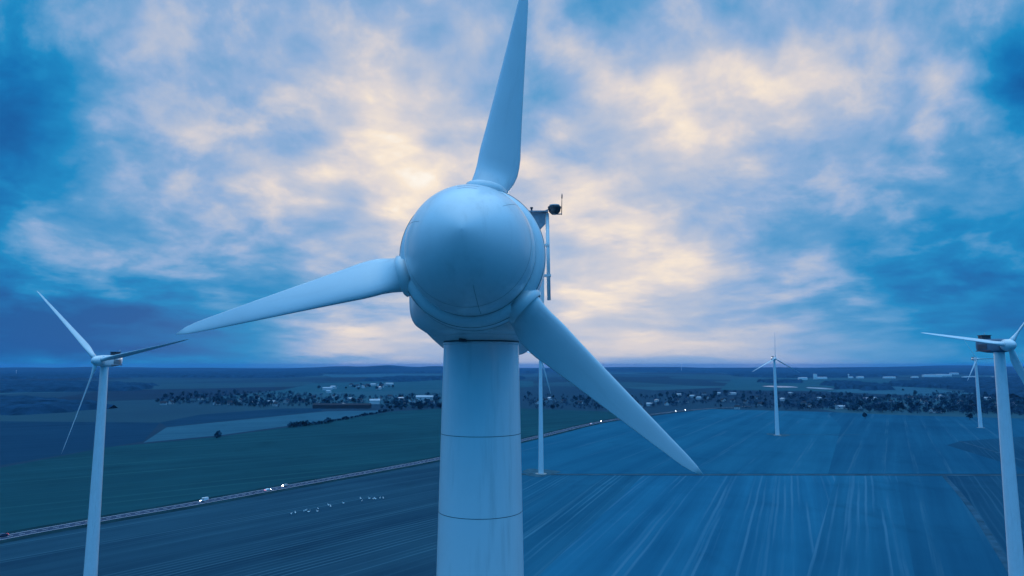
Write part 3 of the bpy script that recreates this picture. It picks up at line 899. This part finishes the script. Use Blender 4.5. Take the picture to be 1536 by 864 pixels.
    for az in (10, 134, 255):
        b = link_mesh('blade', bm, e)
        b.matrix_local = Matrix.Translation(Mx @ Vector((0, 0, -.5))) @ Matrix.Rotation(-tilt, 4, 'X') @ Matrix.Rotation(R(az), 4, 'Y')
        c = link_mesh('root_collar', rm, b); c.location = (0, 0, 1.68)
    # mast with aviation lamp and aerial on the right shoulder of the nacelle
    y = 1.0
    pole = MB().tube((2.10, y, 82.1), (2.06, y, 84.95), .06, .06, 20)
    pole.build('mast_pole', M['white'], nac)
    MB().box((2.04, y, 82.9), (.26, .16, .07)).box((2.0, y, 83.9), (.26, .16, .07)).build('pole_clamp', M['white'], nac)
    vs = [(1.5, y - .04, 84.98), (2.0, y - .04, 84.98), (2.0, y - .04, 84.6), (1.72, y - .04, 84.3), (1.66, y - .04, 83.75), (1.60, y - .04, 84.3)]
    vs += [(a, y + .04, c) for a, _, c in vs]
    MB().add(vs, [(0, 1, 2, 3, 4, 5), (11, 10, 9, 8, 7, 6)] + [(i, (i + 1) % 6 + 0, (i + 1) % 6 + 6, i + 6) for i in range(6)]).box((1.72, y, 85.0), (.74, .3, .04)).build('mast_bracket', M['bracket'], nac)
    MB().tube((1.70, y - .1, 84.3), (1.62, y - .1, 83.8), .02).tube((1.78, y - .12, 84.4), (1.66, y - .12, 83.7), .015).build('cable', M['dark'], nac)
    al = MB().lathe([(.02, 0), (.10, 0), (.15, .05), (.19, .10), (.20, .18), (.22, .20), (.22, .25), (.02, .27)], 28, True, Matrix.Translation((2.30, y, 84.92))).build('aviation_light', M['dark'], nac, 40)
    MB().lathe([(.17, .272), (.17, .31), (.02, .32)], 24, True, Matrix.Translation((2.30, y, 84.92))).build('lamp_lens', M['steel'], al)
    MB().tube((1.95, y, 85.02), (2.18, y, 85.12), .02).tube((2.28, y, 84.92), (2.54, y, 84.93), .02).build('lamp_arm', M['steel'], al)
    MB().tube((2.53, y, 84.9), (2.55, y, 85.62), .014, .008).tube((2.545, y, 85.45), (2.55, y, 85.58), .02, .02).build('aerial', M['dark'], nac)
    MB().lathe([(.03, 0), (.03, .1), (.05, .1), (.05, .14)], 10, False, Matrix.Translation((1.55, y, 85.02))).build('sensor', M['dark'], nac)
    MB().lathe([(4.6, 0), (4.6, .4), (3.1, .6)], 40, False).build('foundation', M['concrete'], e)
    tag(e, 'huge near wind turbine with rounded white nose facing the viewer', 'wind turbine', 'wind turbines of the wind farm')
near_turbine()

# ------------------------------------------------------------------ traffic on the road
def car_proto(kind, paint):
    e = empty(kind, (0, 0, 0))
    if kind == 'car': L, W = 4.4, 1.78; prof = [(-2.2, .35), (-2.2, .85), (-1.95, .95), (-1.5, 1.0), (-.95, 1.42), (.55, 1.45), (1.25, .98), (2.0, .86), (2.2, .7), (2.2, .35)]
    else: L, W = 6.2, 2.1; prof = [(-3.1, .4), (-3.1, 2.55), (-2.9, 2.65), (1.5, 2.65), (1.8, 2.5), (2.4, 1.5), (3.0, 1.2), (3.1, .9), (3.1, .4)]
    mb = MB(); rings = []
    for y, ins in ((-W / 2, .12), (-W / 2 + .12, 0), (W / 2 - .12, 0), (W / 2, .12)):
        rings.append([(x * (1 - ins * .12), y, z - (ins * .5 if z > 1.1 else 0)) for x, z in prof])
    mb.rings(rings, True, True, False).build('body', M[paint], e)
    g = MB()
    if kind == 'car':
        for s in (-1, 1): g.add([(-1.3, s * (W / 2 + .012), 1.02), (1.05, s * (W / 2 + .012), 1.02), (.5, s * (W / 2 - .03), 1.36), (-.85, s * (W / 2 - .03), 1.34)], [(0, 1, 2, 3)])
        g.add([(1.23, -.7, 1.03), (1.23, .7, 1.03), (.62, .6, 1.44), (.62, -.6, 1.44)], [(0, 1, 2, 3)])
    else:
        for s in (-1, 1): g.add([(.9, s * (W / 2 + .012), 1.5), (2.2, s * (W / 2 + .012), 1.5), (1.75, s * (W / 2 + .0), 2.3), (.9, s * (W / 2 + .0), 2.3)], [(0, 1, 2, 3)])
        g.add([(2.38, -.85, 1.56), (2.38, .85, 1.56), (1.86, .75, 2.46), (1.86, -.75, 2.46)], [(0, 1, 2, 3)])
    g.build('window', M['glass'], e)
    for x in (-L * .3, L * .31):
        for s in (-1, 1): MB().lathe([(.1, -.11), (.33, -.11), (.33, .11), (.1, .11)], 16, False, Matrix.Translation((x, s * (W / 2 - .1), .33)) @ Matrix.Rotation(pi / 2, 4, 'X')).build('wheel', M['rubber'], e)
    for s in (-1, 1):
        MB().lathe([(.01, 0), (.11, .0), (.17, -.05), (.17, -.12)], 14, True, Matrix.Translation((L / 2 + .05, s * (W / 2 - .32), .72)) @ Matrix.Rotation(pi / 2, 4, 'Y')).build('headlight', M['lamp'], e)
        MB().box((-L / 2 - .01, s * (W / 2 - .25), .8), (.06, .34, .16)).build('taillight', M['tail'], e)
    return e
def drive(e, px, py, lane, toward, label, cat):
    best = min(range(0, int(RS[-1]), 1), key=lambda d: (on_line(ROAD, RS, d)[0] - at(px, py)).length)
    p, tg, nr = on_line(ROAD, RS, best)
    q = p + nr * lane; e.location = (q.x, q.y, .32)
    e.rotation_euler.z = math.atan2(tg.y, tg.x) + (pi if toward else 0)
    tag(e, label, cat, 'traffic on the country road')
van = car_proto('van', 'car_white'); van.scale = (.75,) * 3; drive(van, 303, 752, -2.0, True, 'white van with headlights on, right of the leftmost turbine', 'van')
protos = [car_proto('car', 'car_silver'), car_proto('car', 'car_dark'), car_proto('car', 'car_white')]
cars = [(150, 783, True, 0, 'silver car passing just right of the leftmost turbine tower'), (5, 806, True, 1, 'dark car at the left edge of the photo'),
        (398, 736, False, 2, 'white car driving away behind the van'), (432, 730.5, True, 0, 'silver car farther up the road behind the van'),
        (903, 632.5, True, 1, 'car with bright headlights nearest right of the slim turbine'), (886, 636.5, False, 2, 'white car just ahead of the bright headlights right of the slim turbine'),
        (1017, 617.3, True, 0, 'left one of the two far cars with bright headlights by the village'), (1033, 615.9, True, 1, 'right one of the two far cars with bright headlights by the village')]
u2 = set()
for px, py, tw, k, lab in cars:
    e = protos[k] if k not in u2 else copy_tree(protos[k]); u2.add(k)
    drive(e, px, py, -2.0 if tw else 2.0, tw, lab, 'car')

# ------------------------------------------------------------------ white birds on the field
def bird_mesh():
    ed = [((-.55, 0, .42), .06), ((-.35, 0, .40), .17), ((0, 0, .36), .25), ((.3, 0, .40), .19), ((.45, 0, .56), .09), ((.47, 0, .80), .06), ((.52, 0, .98), .055), ((.60, 0, 1.02), .07), ((.76, 0, .98), .02)]
    rings = []
    for i, (c, r) in enumerate(ed):
        a = Vector(ed[max(0, i - 1)][0]); b = Vector(ed[min(len(ed) - 1, i + 1)][0]); d = (b - a).normalized()
        s = Vector((0, 1, 0)); u = d.cross(s)
        rings.append([tuple(Vector(c) + s * r * cos(2 * pi * j / 12) * 1.1 + u * r * sin(2 * pi * j / 12)) for j in range(12)])
    mb = MB().rings(rings)
    for s in (-.1, .1): mb.tube((0, s, .25), (.02, s, 0), .03, .025, 6)
    return mb.mesh('bird', M['bird'])
bme = bird_mesh()
for px, py in [(437, 772), (443, 770.5), (456, 768), (459, 766.8), (463, 769), (476, 768.3), (477, 764.5), (493, 759), (496, 760.8), (515, 756), (541, 749), (543, 752.5), (554, 748.8), (560, 749.6), (563, 749.4), (570, 748.3), (575, 748.4)]:
    o = link_mesh('bird', bme); p = at(px, py); o.location = (p.x, p.y, .06); o.rotation_euler.z = random.uniform(0, 6.28); o.scale = (1.25,) * 3
    tag(o, 'white long-necked bird resting on the dark field below the road', 'bird', 'white birds on the field')

# ------------------------------------------------------------------ air
def haze():
    m = bpy.data.materials.new('blue_haze'); m.use_nodes = True
    t = m.node_tree
    for n in list(t.nodes): t.nodes.remove(n)
    o = t.nodes.new('ShaderNodeOutputMaterial'); v = t.nodes.new('ShaderNodeVolumePrincipled')
    v.inputs['Color'].default_value = (.13, .44, .86, 1); v.inputs['Density'].default_value = 4.8e-5; v.inputs['Anisotropy'].default_value = .0
    t.links.new(v.outputs[0], o.inputs['Volume'])
    L = 36500
    b = MB().box((0, 12000, 60), (2 * L, 31000, 130)); ob = b.build('haze', m)
    ob.data.transform(Matrix.Translation((0, 0, 0)))
    tag(ob, kind='stuff')
haze()
